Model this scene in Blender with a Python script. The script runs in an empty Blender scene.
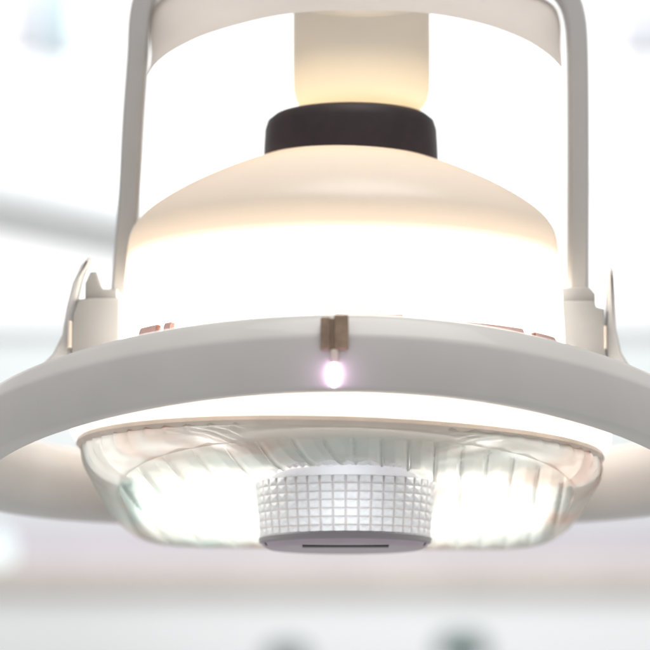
import bpy, bmesh, math, random
from math import sin, cos, pi, radians
from mathutils import Vector, Matrix
random.seed(4)
S = bpy.context.scene
COL = S.collection
M = 0.001                      # the lamp is laid out in millimetres
ELEV = radians(8.0); DIST = 3200.0

# ------------------------------------------------------------------ helpers
def link(name, bm, mat, parent=None, smooth=40, loc=None):
    me = bpy.data.meshes.new(name)
    bmesh.ops.scale(bm, vec=(M, M, M), verts=bm.verts)
    bmesh.ops.recalc_face_normals(bm, faces=bm.faces)
    bm.to_mesh(me); bm.free()
    if isinstance(mat, (list, tuple)):
        for m in mat: me.materials.append(m)
    else:
        me.materials.append(mat)
    o = bpy.data.objects.new(name, me); COL.objects.link(o)
    if parent is not None: o.parent = parent
    if smooth:
        for p in me.polygons: p.use_smooth = True
        me.set_sharp_from_angle(angle=radians(smooth))
    return o

def tag(o, label=None, cat=None, group=None, kind=None):
    if label: o['label'] = label
    if cat: o['category'] = cat
    if group: o['group'] = group
    if kind: o['kind'] = kind
    return o

def empty(name, loc=(0, 0, 0)):
    o = bpy.data.objects.new(name, None); COL.objects.link(o)
    o.location = loc; o.empty_display_size = 0.05
    return o

def lathe(prof, n=128, cx=0.0, cy=0.0, shape=None, th0=0, th1=2*pi, closed_prof=False, bm=None, cap=False):
    """revolve (r,z) points; shape(r,z,theta,i)->(r,z) may bend the section."""
    bm = bm or bmesh.new()
    full = abs(th1 - th0 - 2*pi) < 1e-6
    cols = n if full else n + 1
    grid = []
    for k in range(cols):
        t = th0 + (th1 - th0) * k / n
        row = []
        for i, (r, z) in enumerate(prof):
            q = shape(r, z, t, i) if shape else (r, z)
            row.append(bm.verts.new((cx + q[0]*cos(t) + (q[2] if len(q) > 2 else 0), cy + q[0]*sin(t), q[1])))
        grid.append(row)
    m = len(prof)
    for k in range(n):
        a = grid[k]; b = grid[(k+1) % cols]
        for i in range(m if closed_prof else m-1):
            j = (i+1) % m
            try: bm.faces.new((a[i], b[i], b[j], a[j]))
            except ValueError: pass
    if cap:
        for idx in cap:
            try: bm.faces.new([g[idx] for g in grid])
            except ValueError: pass
    return bm

def box(x0, x1, y0, y1, z0, z1, bev=0, seg=3, bm=None):
    bm = bm or bmesh.new()
    r = bmesh.ops.create_cube(bm, size=1)
    vs = r['verts']
    bmesh.ops.scale(bm, vec=(x1-x0, y1-y0, z1-z0), verts=vs)
    bmesh.ops.translate(bm, vec=((x0+x1)/2, (y0+y1)/2, (z0+z1)/2), verts=vs)
    if bev:
        es = list({e for v in vs for e in v.link_edges})
        bmesh.ops.bevel(bm, geom=es, offset=bev, segments=seg, affect='EDGES', profile=.5)
    return bm

def prism(pts, y0, y1, bev=0):
    bm = bmesh.new()
    a = [bm.verts.new((x, y0, z)) for x, z in pts]
    b = [bm.verts.new((x, y1, z)) for x, z in pts]
    n = len(pts)
    bm.faces.new(a); bm.faces.new(b)
    for i in range(n): bm.faces.new((a[i], a[(i+1) % n], b[(i+1) % n], b[i]))
    if bev:
        bmesh.ops.recalc_face_normals(bm, faces=bm.faces)
        es = [e for e in bm.edges if abs(e.verts[0].co.y - e.verts[1].co.y) < 1e-6]
        bmesh.ops.bevel(bm, geom=es, offset=bev, segments=3, affect='EDGES', profile=.5)
    return bm

def spline(pts, n):
    """Catmull-Rom through pts, n samples, even in arc length"""
    P = [Vector(p) for p in pts]
    P = [2*P[0]-P[1]] + P + [2*P[-1]-P[-2]]
    out = []
    for i in range(1, len(P)-2):
        p0, p1, p2, p3 = P[i-1:i+3]
        for k in range(30):
            t = k/30
            out.append(0.5*((2*p1) + (p2-p0)*t + (2*p0-5*p1+4*p2-p3)*t*t + (3*p1-p0-3*p2+p3)*t**3))
    out.append(P[-2])
    L = [0]
    for a, b in zip(out, out[1:]): L.append(L[-1] + (b-a).length)
    res = []; j = 0
    for k in range(n):
        s = L[-1]*k/(n-1)
        while j < len(L)-2 and L[j+1] < s: j += 1
        f = (s-L[j])/max(1e-9, L[j+1]-L[j])
        res.append(out[j].lerp(out[j+1], min(1, f)))
    return res

def sweep(path, secfn, closed=False):
    """path: list of Vectors; secfn(i, p, tangent) -> list of points"""
    bm = bmesh.new(); rows = []
    n = len(path)
    for i, p in enumerate(path):
        t = (path[min(i+1, n-1)] - path[max(i-1, 0)]).normalized()
        rows.append([bm.verts.new(q) for q in secfn(i, p, t)])
    m = len(rows[0])
    for a, b in zip(rows, rows[1:]):
        for i in range(m):
            j = (i+1) % m
            bm.faces.new((a[i], b[i], b[j], a[j]))
    bm.faces.new(rows[0]); bm.faces.new(rows[-1])
    return bm

def at(px, py, y):
    """world point (mm) at depth y seen at photo position px,py"""
    u = (325-py); z = 0
    for _ in range(8):
        dep = DIST + y*cos(ELEV) + z*sin(ELEV)
        z = (u*dep/DIST + y*sin(ELEV))/cos(ELEV)
    return ((px-325)*dep/DIST, y, z)

# ------------------------------------------------------------------ materials
def mat(name):
    m = bpy.data.materials.new(name); m.use_nodes = True
    nt = m.node_tree; nt.nodes.clear()
    out = nt.nodes.new('ShaderNodeOutputMaterial')
    return m, nt, out

def principled(name, col, rough=.5, metal=0, noise=.04, nscale=30, bump=0, coat=0, emit=None, estr=0):
    m, nt, out = mat(name)
    b = nt.nodes.new('ShaderNodeBsdfPrincipled')
    tc = nt.nodes.new('ShaderNodeTexCoord'); nz = nt.nodes.new('ShaderNodeTexNoise')
    nz.inputs['Scale'].default_value = nscale; nz.inputs['Detail'].default_value = 6
    nt.links.new(tc.outputs['Object'], nz.inputs['Vector'])
    rp = nt.nodes.new('ShaderNodeValToRGB')
    lo = [max(0, c*(1-noise)) for c in col]; hi = [min(1, c*(1+noise)) for c in col]
    rp.color_ramp.elements[0].color = (*lo, 1); rp.color_ramp.elements[1].color = (*hi, 1)
    rp.color_ramp.elements[0].position = .3; rp.color_ramp.elements[1].position = .7
    nt.links.new(nz.outputs['Fac'], rp.inputs['Fac'])
    nt.links.new(rp.outputs['Color'], b.inputs['Base Color'])
    b.inputs['Roughness'].default_value = rough; b.inputs['Metallic'].default_value = metal
    b.inputs['Coat Weight'].default_value = coat
    if emit:
        b.inputs['Emission Color'].default_value = (*emit, 1); b.inputs['Emission Strength'].default_value = estr
    if bump:
        bp = nt.nodes.new('ShaderNodeBump'); bp.inputs['Strength'].default_value = bump; bp.inputs['Distance'].default_value = .002
        nt.links.new(nz.outputs['Fac'], bp.inputs['Height']); nt.links.new(bp.outputs['Normal'], b.inputs['Normal'])
    nt.links.new(b.outputs[0], out.inputs[0])
    return m

def emission(name, col, s):
    m, nt, out = mat(name)
    e = nt.nodes.new('ShaderNodeEmission'); e.inputs[0].default_value = (*col, 1); e.inputs[1].default_value = s
    nt.links.new(e.outputs[0], out.inputs[0]); return m

def frosted(name, zlo, zhi, tlo, thi, dlo, dhi, gloss=.06, rough=.35, stops=None):
    """plastic with its colours, and any painted glow fade, set by height between zlo and zhi (mm)"""
    m, nt, out = mat(name)
    tc = nt.nodes.new('ShaderNodeTexCoord'); sp = nt.nodes.new('ShaderNodeSeparateXYZ')
    nt.links.new(tc.outputs['Object'], sp.inputs[0])
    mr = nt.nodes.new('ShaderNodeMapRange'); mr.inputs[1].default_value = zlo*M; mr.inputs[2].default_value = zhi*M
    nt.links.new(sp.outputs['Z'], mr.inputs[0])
    def ramp(a, b, mid=None):
        r = nt.nodes.new('ShaderNodeValToRGB')
        r.color_ramp.elements[0].color = (*a, 1); r.color_ramp.elements[1].color = (*b, 1)
        for pos, c in (mid or []):
            e = r.color_ramp.elements.new(pos); e.color = (*c, 1)
        nt.links.new(mr.outputs[0], r.inputs[0]); return r
    t = nt.nodes.new('ShaderNodeBsdfTranslucent'); d = nt.nodes.new('ShaderNodeBsdfDiffuse')
    nt.links.new(ramp(tlo, thi, stops).outputs[0], t.inputs[0]); nt.links.new(ramp(dlo, dhi).outputs[0], d.inputs[0])
    a = nt.nodes.new('ShaderNodeAddShader')
    nt.links.new(t.outputs[0], a.inputs[0]); nt.links.new(d.outputs[0], a.inputs[1])
    g = nt.nodes.new('ShaderNodeBsdfGlossy'); g.inputs['Roughness'].default_value = rough
    mx = nt.nodes.new('ShaderNodeMixShader'); mx.inputs[0].default_value = gloss
    nt.links.new(a.outputs[0], mx.inputs[1]); nt.links.new(g.outputs[0], mx.inputs[2])
    nt.links.new(mx.outputs[0], out.inputs[0]); return m

def clear(name, tint, gloss=.35, haze=.12, hazecol=(.8, .9, .88), stops=((.85, .70, .62), (.90, .88, .83), (.84, .88, .85), (.74, .88, .84))):
    m, nt, out = mat(name)
    t = nt.nodes.new('ShaderNodeBsdfTransparent'); t.inputs[0].default_value = (*tint, 1)
    g = nt.nodes.new('ShaderNodeBsdfGlossy'); g.inputs['Roughness'].default_value = .12
    h = nt.nodes.new('ShaderNodeBsdfTranslucent'); h.inputs[0].default_value = (*hazecol, 1)
    tc = nt.nodes.new('ShaderNodeTexCoord'); nz = nt.nodes.new('ShaderNodeTexNoise'); nz.inputs['Scale'].default_value = 9; nz.inputs['Detail'].default_value = 2
    nt.links.new(tc.outputs['Object'], nz.inputs['Vector'])
    rp = nt.nodes.new('ShaderNodeValToRGB'); els = rp.color_ramp.elements  # random peach and teal tints painted into the haze, imitating dispersion
    els[0].position = .36; els[0].color = (*stops[0], 1); els[1].position = .68; els[1].color = (*stops[3], 1)
    e = els.new(.46); e.color = (*stops[1], 1)
    e = els.new(.58); e.color = (*stops[2], 1)
    nt.links.new(nz.outputs['Fac'], rp.inputs['Fac']); nt.links.new(rp.outputs[0], h.inputs[0])
    lw = nt.nodes.new('ShaderNodeLayerWeight'); lw.inputs[0].default_value = gloss
    m1 = nt.nodes.new('ShaderNodeMixShader'); m2 = nt.nodes.new('ShaderNodeMixShader')
    m2.inputs[0].default_value = haze
    nt.links.new(t.outputs[0], m2.inputs[1]); nt.links.new(h.outputs[0], m2.inputs[2])
    mm = nt.nodes.new('ShaderNodeMath'); mm.operation = 'MULTIPLY'; mm.inputs[1].default_value = .45
    nt.links.new(lw.outputs['Fresnel'], mm.inputs[0]); nt.links.new(mm.outputs[0], m1.inputs[0])
    nt.links.new(m2.outputs[0], m1.inputs[1]); nt.links.new(g.outputs[0], m1.inputs[2])
    nt.links.new(m1.outputs[0], out.inputs[0]); return m

PAINT = principled('ring_paint', (.70, .688, .672), .42, noise=.035, nscale=14, coat=.15, bump=.04)
YOKE = principled('yoke_paint', (.57, .565, .56), .45, noise=.02, nscale=12)
SHROUD = principled('shroud_paint', (.88, .845, .81), .5, noise=.02, nscale=9)
HINGE = principled('hinge_paint', (.37, .365, .355), .45, noise=.02, nscale=12)
COLLAR = principled('collar_rubber', (.034, .022, .027), .55, noise=.15, nscale=60, bump=.05)
RED = principled('gasket_rubber', (.66, .44, .40), .5, noise=.25, nscale=25)
BROWN = principled('clip_metal', (.38, .28, .20), .5, metal=.2, noise=.3, nscale=60)
SEAM = principled('seam_metal', (.80, .71, .62), .4, metal=.1, noise=.12, nscale=18)
FACE = principled('handle_face_plastic', (.52, .455, .53), .4, noise=.05, nscale=40)
DARK = principled('slot_black', (.03, .03, .035), .5, noise=.1)
DOME = frosted('dome_frosted_glow', 37, 170, (.95, .93, .9), (.11, .075, .042), (.3, .29, .28), (.62, .58, .53),
               stops=[(.0, (.95, .92, .86)), (.10, (.50, .44, .36)), (.24, (.18, .145, .11)), (.42, (.085, .070, .055)), (.75, (.080, .062, .046))])  # fade from white glow to warm cream put into the translucent colour
CAP = frosted('cap_frosted_glow', 205, 330, (.80, .66, .46), (.12, .115, .11), (.38, .36, .34), (.60, .59, .57), gloss=.05,
              stops=[(.25, (.48, .41, .30)), (.55, (.2, .18, .15))])  # yellow glow at the bottom painted into the translucent colour
BEZEL = frosted('bezel_white_plastic', -150, -60, (.48, .455, .44), (.52, .49, .475), (.5, .46, .43), (.5, .46, .43))
GLASS = clear('lens_glass', (.97, .985, .975), gloss=.18, haze=.80, stops=((.98, .80, .72), (.96, .93, .90), (.95, .94, .92), (.86, .95, .92)))
FLOORGLASS = clear('lens_floor_glass', (.96, .98, .97), gloss=.15, haze=.74, hazecol=(.86, .87, .85))
REFL = principled('reflector_silver', (.86, .865, .845), .35, noise=.08, nscale=20)
PRISM = frosted('handle_prismatic_plastic', -220, -150, (.31, .33, .345), (.31, .325, .34), (.27, .305, .295), (.31, .305, .295), gloss=.25, rough=.15)
GROOVE = frosted('grip_groove_plastic', -220, -150, (.17, .17, .175), (.17, .17, .175), (.34, .33, .32), (.34, .33, .32), gloss=.1)
LED = emission('indicator_glow', (1, .70, 1), 10)

# ------------------------------------------------------------------ the lamp
lamp = empty('surgical_lamp', (.015, 0, 0))
tag(lamp, 'white round operating lamp with glowing dome, grey ring and ribbed glass bowl', 'lamp')
AX = 15.0                       # axis of the lamp in photo-centred mm; parts are given relative to it

# dome ---------------------------------------------------------------
dp = spline([(84, 167, 0), (112, 156.5, 0), (140, 144, 0), (168, 129.5, 0), (194, 112.5, 0), (209, 97, 0), (215, 80, 0), (218, 40, 0), (221, -10, 0), (223, -60, 0)], 70)
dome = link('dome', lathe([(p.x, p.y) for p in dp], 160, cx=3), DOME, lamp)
for d0, d1, h in ((-150, -142, -20), (-139, -136.5, -20), (-97, -76, -22), (-60, -41, -25.5), (-36, -25, -26.5)):
    link('dome_gasket', lathe([(220, h), (226, h+1), (228, h-3), (228, -36), (220, -36)], 24, cx=3, th0=radians(d0), th1=radians(d1), closed_prof=True), RED, dome)

# collar -------------------------------------------------------------
link('collar', lathe([(60, 166), (84, 164), (88, 164), (87.5, 180), (86.5, 198), (84, 206), (78, 211), (66, 213.5), (40, 214)], 128, cx=11), COLLAR, lamp)

# bulb cap -----------------------------------------------------------
link('bulb_cover', lathe([(40, 217), (54, 218), (60, 220.5), (64, 224.5), (67, 231), (68.5, 239), (69, 250), (69, 275), (69, 360), (66, 364), (0, 364)], 96, cx=22, shape=lambda r, z, t, i: (r, min(z, 288 + (r*sin(t)+90)*.487))), CAP, lamp)

# yoke bar -----------------------------------------------------------
yp = [(-224, 60, 8), (-221, 60, 60), (-216, 60, 130), (-212, 60, 220), (-208, 60, 285), (-206, 60, 328), (-199, 60, 354), (-182, 60, 370), (-150, 60, 377),
      (-60, 60, 380), (10, 60, 381), (90, 60, 380), (190, 60, 375), (220, 60, 366), (236, 60, 349), (243, 60, 326), (245, 60, 292),
      (245, 60, 220), (244, 60, 130), (243, 60, 60), (243, 60, 25)]
path = spline([(p[0], p[1], p[2]) for p in yp], 120)
def ysec(i, p, t):
    nrm = Vector((t.z, 0, -t.x))
    w, d, c = 10.5, 16, 3
    out = []
    for a, b in ((-w+c, -d), (w-c, -d), (w, -d+c), (w, d-c), (w-c, d), (-w+c, d), (-w, d-c), (-w, -d+c)):
        out.append(p + nrm*a + Vector((0, b, 0)))
    return out
yoke = link('yoke', sweep(path, ysec), YOKE, lamp, smooth=35)
# arched sheet filling the top of the yoke
outer = spline([(-194, 66, 285), (-196, 66, 312), (-193, 66, 340), (-178, 66, 356), (-140, 66, 365), (10, 66, 371), (150, 66, 365), (196, 66, 357),
                (221, 66, 345), (229, 66, 326), (229, 66, 300)], 70)
inner = spline([(x-15, -90, z) for x, _, z in (at(px, py, -90) for px, py in ((147, 76), (157, 62), (178, 47), (215, 31), (280, 15), (350, 10), (425, 13), (480, 23), (522, 38), (548, 54), (562, 68)))], 70)
bm = bmesh.new(); NR = 8
rows = []
for a, b in zip(outer, inner):
    r = []
    for k in range(NR+1):
        f = k/NR
        q = a.lerp(b, f); r.append(bm.verts.new(q))
    rows.append(r)
for a, b in zip(rows, rows[1:]):
    for k in range(NR): bm.faces.new((a[k], b[k], b[k+1], a[k+1]))
bmesh.ops.solidify(bm, geom=bm.faces[:], thickness=4)
link('yoke_cover', bm, SHROUD, yoke)
link('pivot_stem', lathe([(0, 388), (11, 388), (11, 430), (34, 436), (34, 600), (0, 600)], 48, cx=12, cy=60), YOKE, yoke)

# ring ---------------------------------------------------------------
RX, RY = 388, 335
def ringpt(dr, dz, t):
    c = -sin(t)                         # 1 at the front
    z = -164 + 36*c + 24*c*c - (15 if cos(t) > 0 else 5)*cos(t)**2*max(0, min(1, .5 + 2*c))
    return ((RX+dr)*cos(t), (RY+dr)*sin(t), z + dz)
ring_sec = [(-9, -1.5), (-2.5, -1), (-.6, .6), (0, 3), (-1, 26), (-2, 45), (-3, 48), (-5, 51), (-14, 63), (-19, 68), (-29, 71), (-42, 72), (-50, 68), (-54, 60), (-49, 35), (-40, 10), (-32, 2), (-24, -1)]
bm = bmesh.new(); N = 220; rows = []
for k in range(N):
    t = 2*pi*k/N
    rows.append([bm.verts.new(ringpt(dr, dz, t)) for dr, dz in ring_sec])
for k in range(N):
    a, b = rows[k], rows[(k+1) % N]
    for i in range(len(ring_sec)):
        j = (i+1) % len(ring_sec)
        bm.faces.new((a[i], b[i], b[j], a[j]))
ring = link('guard_ring', bm, PAINT, lamp, smooth=50)

# clip + indicator in the ring's front
fz = -164+36+24
fy = -RY
clip = empty('indicator_clip'); clip.parent = lamp
bm = box(-19, -10, fy-3, fy+12, fz+34, fz+64, 2)
box(-7, 6, fy-4, fy+12, fz+34, fz+66, 2, bm=bm)
box(-11, -6, fy-1, fy+12, fz+34, fz+63, 1, bm=bm)
link('clip_plate', bm, BROWN, clip)
bm = bmesh.new(); bmesh.ops.create_uvsphere(bm, u_segments=24, v_segments=14, radius=6.5)
bmesh.ops.scale(bm, vec=(.8, .5, 1.75), verts=bm.verts); bmesh.ops.translate(bm, vec=(-7, fy-2, fz+12), verts=bm.verts)
link('indicator_light', bm, LED, clip)
bm = box(-10, -3, fy-4, fy+3, fz+22, fz+35, 2)
l = bpy.data.lights.new('indicator_halo', 'POINT'); l.energy = .007; l.color = (1, .55, 1); l.shadow_soft_size = .006  # added light in front of the ring, widens the indicator's violet glow
lo = bpy.data.objects.new('indicator_halo', l); COL.objects.link(lo); lo.location = (-7*M, (fy-22)*M, (fz+10)*M); lo.parent = lamp
link('light_holder', bm, SEAM, clip)

# hinge blocks and ear plates at both sides of the dome ---------------
def hinge(sx, block, step, ear, knob, y0, y1):
    b = link('hinge_block', prism(block, y0, y1, 2.5), HINGE, lamp, smooth=30)
    link('hinge_step', prism(step, y0+12, y1-10, 2), HINGE, b, smooth=30)
    e = link('hinge_ear', prism(ear, y0+6, y0+26, 3), PAINT, lamp, smooth=50)
    link('pivot_slot', prism(knob, y0-2, y0+8, 1), SEAM, b)
X = lambda px: px-340.0
Z = lambda py: 325.0-py
hinge(-1, [(X(73), Z(365)), (X(74), Z(318)), (X(80), Z(303)), (X(93), Z(302)), (X(122), Z(302)), (X(122), Z(365))],
      [(X(86), Z(306)), (X(86), Z(285)), (X(91), Z(274)), (X(97), Z(274)), (X(101), Z(286)), (X(104), Z(291)), (X(118), Z(291)), (X(118), Z(306))],
      [(X(40), Z(372)), (X(55), Z(357)), (X(64), Z(338)), (X(68), Z(310)), (X(74), Z(285)), (X(82), Z(268)), (X(90), Z(260)), (X(91), Z(263)),
       (X(84), Z(278)), (X(79), Z(300)), (X(76), Z(330)), (X(76), Z(372))],
      [(X(70), Z(352)), (X(70.5), Z(325)), (X(74), Z(325)), (X(74), Z(352))], -30, 45)
hinge(1, [(X(556), Z(372)), (X(556), Z(305)), (X(592), Z(305)), (X(594), Z(311)), (X(602), Z(313)), (X(604), Z(372))],
      [(X(560), Z(308)), (X(560), Z(290)), (X(589), Z(290)), (X(594), Z(296)), (X(594), Z(308))],
      [(X(603), Z(392)), (X(604.5), Z(320)), (X(606), Z(290)), (X(610), Z(268)), (X(612), Z(274)), (X(613.5), Z(300)), (X(614), Z(330)), (X(619), Z(355)),
       (X(630), Z(374)), (X(630), Z(392))],
      [(X(601.5), Z(353)), (X(601.5), Z(330)), (X(604), Z(330)), (X(604), Z(353))], -30, 45)

# bezel --------------------------------------------------------------
ROLL = math.tan(radians(1.7))
def tilt(r, z, t, i): return (r, z - r*cos(t)*ROLL - r*sin(t)*.016)
bez = link('bezel', lathe([(223, -58), (250, -62), (263, -70), (268, -80), (270, -96), (268, -116), (263, -124), (255, -126)], 160, shape=tilt), BEZEL, lamp)
link('bezel_seam', lathe([(255, -125.5), (261, -125), (262, -129), (258, -133), (250, -133)], 160, shape=tilt), SEAM, bez)

# glass bowl ---------------------------------------------------------
gp = spline([(258, -128, 0), (258.5, -140, 0), (255, -153, 0), (247, -164, 0), (238, -170, 0), (229, -173.5, 0), (225, -174, 0)], 30)
def se(t, n): return (abs(cos(t))**n + abs(sin(t))**n)**(-1/n)
def bowl(scale, flute, nf):
    def f(r, z, t, i):
        s = (-128 - z)/46.0
        s = max(0, min(1, s)); n = 2 + (5.5 if sin(t) > 0 else 1.6)*s
        k = se(t, n)
        # keep the widths in x and y, square off the plan towards the floor
        rr = r*scale*(1 + (k-1))*(1 - .06*s*max(0, sin(t)))
        if sin(t) < 0: rr = r*scale*(1 + (k-1)*.25)
        fl = flute*(abs(sin(t*nf/2)))*min(1, s*6+.0)*(1-s)
        rr -= fl
        return (rr, z - rr*cos(t)*ROLL*(1-.75*s) - rr*sin(t)*(.016 + .149*s), 6*s)
    return f
bowl_o = link('lens_bowl', lathe([(p.x, p.y) for p in gp], 720, shape=bowl(1, 5, 64)), GLASS, lamp, smooth=60)
# frosted floor of the bowl with an opening for the handle
def floor_f(r, z, t, i):
    b = bowl(1, 0, 56)(225, -174, t, 0)
    f = (r-91)/(225-91)
    rr = 91 + (b[0]-91)*f
    # plane through the rim, tipped down at the back, moulded with ridges running front to back
    e = (-174) - b[1]
    zz = -174 - e*rr/b[0]
    u = rr*cos(t); v = rr*sin(t)
    u -= .16*v if u < 0 else .03*v
    wl = 33 if u < 0 else 25
    q = abs((u/wl) % 1 - .5)*2
    zz += 3.0*q - 3.2*max(0, 1-q*4.5)*min(1, (1-f)*12)
    zz += 12*(1-f)**3
    return (rr, zz + .4, 5 + 1*f)
link('lens_floor', lathe([(91+134*k/90, 0) for k in range(91)], 900, shape=floor_f), FLOORGLASS, bowl_o, smooth=70)
# reflector: the back half of the inside, ribbed
rp_ = spline([(249, -124, 0), (247, -136, 0), (241, -147, 0), (232, -157, 0), (222, -164, 0), (212, -167, 0)], 26)
link('reflector', lathe([(p.x, p.y) for p in rp_], 480, shape=bowl(1, 8, 44), th0=radians(-12), th1=radians(192)), REFL, lamp, smooth=60)
link('reflector_plate', lathe([(252, -120), (225, -116), (190, -114), (150, -117), (115, -126), (85, -138), (62, -147)], 440, shape=lambda r, z, t, i: (r, z - r*cos(t)*ROLL*min(1, r/250) - r*sin(t)*.016 - 4*abs(sin(t*22))*min(1, r/150))), REFL, lamp, smooth=60)

# handle -------------------------------------------------------------
hx = 5
handle = link('handle', lathe([(60, -106), (62, -146), (70, -150), (84, -160)], 96, cx=hx), PRISM, lamp)
bm = bmesh.new()
nc, nr = 44, 7
zt, zb = -158, -214
def hp(i, j, out=0):
    t = 2*pi*i/nc; f = j/nr
    r = 89 - 5*f - (2 if j in (0,) else 0) + out
    return (hx + r*cos(t), r*sin(t), zt + (zb-zt)*f)
def quad(i, j, m, out):
    return [bm.verts.new(hp(i+u, j+v, out)) for u, v in ((m, m), (1-m, m), (1-m, 1-m), (m, 1-m))]
base = {}
for i in range(nc):
    for j in range(nr+1): base[i, j] = bm.verts.new(hp(i, j))
for i in range(nc):
    for j in range(nr):
        i2 = (i+1) % nc
        q = [base[i, j], base[i2, j], base[i2, j+1], base[i, j+1]]
        a = quad(i, j, .11, .2); b = quad(i, j, .26, .45); c = bm.verts.new(hp(i+.5, j+.5, .75))
        for k in range(4):
            l = (k+1) % 4
            f = bm.faces.new((q[k], q[l], a[l], a[k])); f.material_index = 1
            bm.faces.new((a[k], a[l], b[l], b[k])); bm.faces.new((b[k], b[l], c))
link('prism_grip', bm, [PRISM, GROOVE], handle, smooth=0)
link('grip_rim', lathe([(84.5, -212), (86, -214), (85, -218), (81, -220)], 96, cx=hx), principled('rim_grey', (.34, .32, .35), .4), handle)
link('handle_face', lathe([(82.5, -219), (80, -222.5), (76, -224.2), (60, -224.7), (0, -225)], 96, cx=hx), FACE, handle)
link('face_slot', box(hx-42, hx+42, -62, -40, -225.6, -222, .3), DARK, handle)
for sx in (-76, 76):
    b = bmesh.new(); bmesh.ops.create_uvsphere(b, u_segments=16, v_segments=10, radius=3.6)
    bmesh.ops.translate(b, vec=(hx+sx, -22, -219), verts=b.verts)
    link('face_screw', b, DARK, handle)

# lights inside the lamp: bulbs and added fill --------------------------------------
def point(name, loc, w, col, r=.02):
    l = bpy.data.lights.new(name, 'POINT'); l.energy = w; l.color = col; l.shadow_soft_size = r
    o = bpy.data.objects.new(name, l); COL.objects.link(o); o.location = (loc[0]*M, loc[1]*M, loc[2]*M); o.parent = lamp
    return o
point('dome_bulb', (0, 0, 20), 5, (1, .965, .92), .05)
point('cover_bulb', (22, 0, 232), .19, (1, .92, .79), .02)
for sx, e in ((-178, .19), (-85, .25), (95, .25), (190, .19)):
    point('bowl_light', (sx, 78 if abs(sx) > 120 else 125, -138), e, (1, .98, .95), .035)
for sx in (-125, 140):
    point('bowl_light', (sx, -35, -122), .46, (1, .98, .95), .03)  # added fill lights, brighten the near half of the lens
point('bowl_light', (hx, -55, -186), .13, (.97, .98, 1), .02)  # added light inside the handle, brightens the middle of its front

# ------------------------------------------------------------------ the room behind (out of focus)
WALL = principled('wall_paint', (.72, .76, .76), .8, noise=.02, nscale=2)
LAV = principled('splashback_paint', (.57, .55, .60), .7, noise=.02, nscale=2)
BEIGE = principled('worktop_beige', (.72, .655, .61), .6, noise=.05, nscale=4)
CAB = principled('cabinet_white', (.93, .945, .955), .6, noise=.01, nscale=2)
SKYG = emission('daylight_glass', (1, 1, 1), 1.55)
PALEB = principled('pale_blue_plastic', (.52, .63, .68), .5, noise=.05)
LAVP = principled('pale_lavender_plastic', (.66, .67, .72), .5, noise=.03)
ARM = principled('arm_grey', (.93, .96, .97), .5, noise=.03)
GREEN = principled('cap_green', (.015, .085, .065), .4, noise=.1)
GREY = principled('cap_grey', (.14, .18, .18), .4, noise=.1)
YB = 12000.0
def rect_box(px0, py0, px1, py1, y, thick, bev=0):
    a = at(px0, py1, y); b = at(px1, py0, y)
    return box(a[0], b[0], y, y+thick, a[2], b[2], bev)
o = link('back_wall', rect_box(-2600, -600, 3250, 548, YB, 100), WALL, None, 0); tag(o, kind='structure')
# bright window: frame + glass
w = empty('window')
tag(w, 'wide overexposed white window filling the wall behind the lamp', 'window')
link('window_pane', rect_box(-1500, -420, 2150, 316, YB-20, 10), SKYG, w, 0)
bm = rect_box(-1520, 316.3, 2170, 324, YB-60, 55)
link('window_sill', bm, CAB, w, 0)
o = link('splashback', rect_box(-2600, 520, 3250, 566, YB-140, 60), LAV, None, 0); tag(o, 'pale lavender splashback strip above the beige worktop', 'splashback')
ct = empty('counter'); tag(ct, 'out of focus white counter with beige worktop edge below the lamp', 'counter')
link('worktop', rect_box(-2600, 562, 3250, 590, YB-700, 560, 15), BEIGE, ct, 30)
link('cabinet_front', rect_box(-2600, 590.5, 3250, 1100, YB-660, 500), CAB, ct, 0)

# blurred arm of another lamp
p0 = Vector(at(-60, 182, 10000)); p1 = Vector(at(215, 236, 10000))
def tube(pts, r, n=20):
    def sec(i, p, t):
        u = t.cross(Vector((0, 1, 0))).normalized(); v = t.cross(u)
        return [p + u*r*cos(2*pi*k/n) + v*r*sin(2*pi*k/n) for k in range(n)]
    return sweep(pts, sec)
o = link('support_arm', tube([p0.lerp(p1, k/8) for k in range(9)], 190), ARM)
tag(o, 'thick grey out of focus support arm slanting behind the lamp at left', 'support arm')
p0 = Vector(at(575, 192, 9000)); p1 = Vector(at(632, 176, 9000))
o = link('arm_end_rod', tube([p0.lerp(p1, k/4) for k in range(5)], 16), CAB)  # faint right end of the lamp arm, built as a separate rod
tag(o, 'short pale rod blurred against the window at right', 'rod')
h = link('hanging_monitor', rect_box(42, -60, 74, 58, 9500, 120, 20), PALEB)
link('side_panel', rect_box(8, -60, 41.5, 54, 9520, 80, 10), LAVP, h)
tag(h, 'pale blue blurred box hanging at the top left before the window', 'monitor')
h = link('hanging_screen', rect_box(618, -60, 700, 56, 9500, 100, 20), LAVP)
tag(h, 'faint lavender blurred panel hanging in the top right corner', 'screen')

# globe light standing on the worktop
g = at(-6, 546, YB-500)
gl = empty('globe_light', (g[0]*M, g[1]*M, at(0, 566, YB-700)[2]*M))
tag(gl, 'small glowing white globe light on the worktop at the left edge', 'globe light')
b = bmesh.new(); bmesh.ops.create_uvsphere(b, u_segments=32, v_segments=20, radius=78)
bmesh.ops.translate(b, vec=(0, 0, 90), verts=b.verts)
link('globe', b, emission('globe_glow', (.85, 1, 1), 1.5), gl)
link('globe_base', lathe([(0, 0), (45, 0), (45, 12), (30, 20), (0, 20)], 32), CAB, gl)

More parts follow.
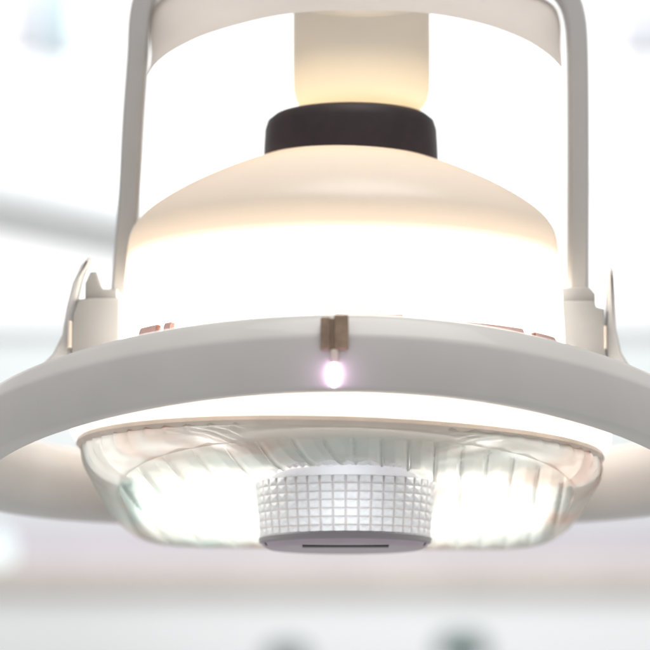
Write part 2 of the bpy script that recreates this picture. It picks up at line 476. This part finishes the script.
# bottles on a trolley at the very bottom of the frame
yt = 9500.0
tz = at(325, 760, yt)[2]
a = at(200, 760, yt); b_ = at(560, 760, yt)
tr = empty('trolley', (0, 0, 0))
tag(tr, 'white trolley carrying the round capped bottles under the lamp', 'trolley')
link('trolley_top', box(a[0], b_[0], yt-250, yt+250, tz-30, tz, 8), CAB, tr)
for xx in (a[0]+40, b_[0]-40):
    for yy in (yt-200, yt+200):
        link('trolley_leg', lathe([(0, tz-900), (15, tz-900), (15, tz-30), (0, tz-30)], 16, cx=xx, cy=yy), CAB, tr)
for px, py, r, m_, lab in ((287, 642, 105, GREY, 'grey capped round bottle blurred at the bottom edge'), (462, 633, 118, GREEN, 'dark green capped round bottle blurred at the bottom edge')):
    c = at(px, py, yt)
    e = empty('bottle', (c[0]*M, yt*M, tz*M)); tag(e, lab, 'bottle')
    top = c[2]-tz
    link('bottle_body', lathe([(0, 0), (r*.9, 0), (r, 20), (r, top-150), (r*.8, top-110), (0, top-110)], 32), CAB, e)
    link('bottle_cap', lathe([(r*.86, top-120), (r*.88, top-40), (r*.7, top-12), (r*.3, top-1), (0, top)], 32), m_, e)

# ------------------------------------------------------------------ light
W = bpy.data.worlds.new('World'); S.world = W; W.use_nodes = True
bg = W.node_tree.nodes['Background']; bg.inputs[0].default_value = (.50, .49, .48, 1); bg.inputs[1].default_value = 1.0
def area(name, loc, target, size, w, col):
    l = bpy.data.lights.new(name, 'AREA'); l.shape = 'RECTANGLE'; l.size, l.size_y = size; l.energy = w; l.color = col
    o = bpy.data.objects.new(name, l); COL.objects.link(o); o.location = loc
    o.rotation_euler = (Vector(target)-Vector(loc)).to_track_quat('-Z', 'Y').to_euler()
area('overhead_fill', (.3, -.3, 2.4), (0, 0, 0), (1.6, 1.6), 36, (1, .97, .94))  # added overhead light, lifts the upper edge of the ring
area('backroom_fill', (0, 8.5, 5.0), (0, 11.5, 0), (5, 2), 340, (.97, .99, 1))  # added fill, brightens the wall and counter at the back

# ------------------------------------------------------------------ camera
cam = bpy.data.cameras.new('Camera'); co = bpy.data.objects.new('Camera', cam); COL.objects.link(co)
co.location = (0, -DIST*cos(ELEV)*M, -DIST*sin(ELEV)*M)
co.rotation_euler = (pi/2 + ELEV, 0, 0)
cam.sensor_width = 36; cam.lens = 36*DIST/650.0
cam.clip_end = 200; cam.clip_start = .05
cam.dof.use_dof = True; cam.dof.focus_distance = (DIST-180)*M
cam.dof.aperture_fstop = cam.lens/54.0      # 54 mm aperture
S.camera = co
S.view_settings.view_transform = 'Standard'; S.view_settings.look = 'None'; S.view_settings.exposure = 0; S.view_settings.gamma = 1
S.cycles.use_denoising = True
S.cycles.max_bounces = 10; S.cycles.transparent_max_bounces = 12
S.cycles.caustics_reflective = False; S.cycles.caustics_refractive = False
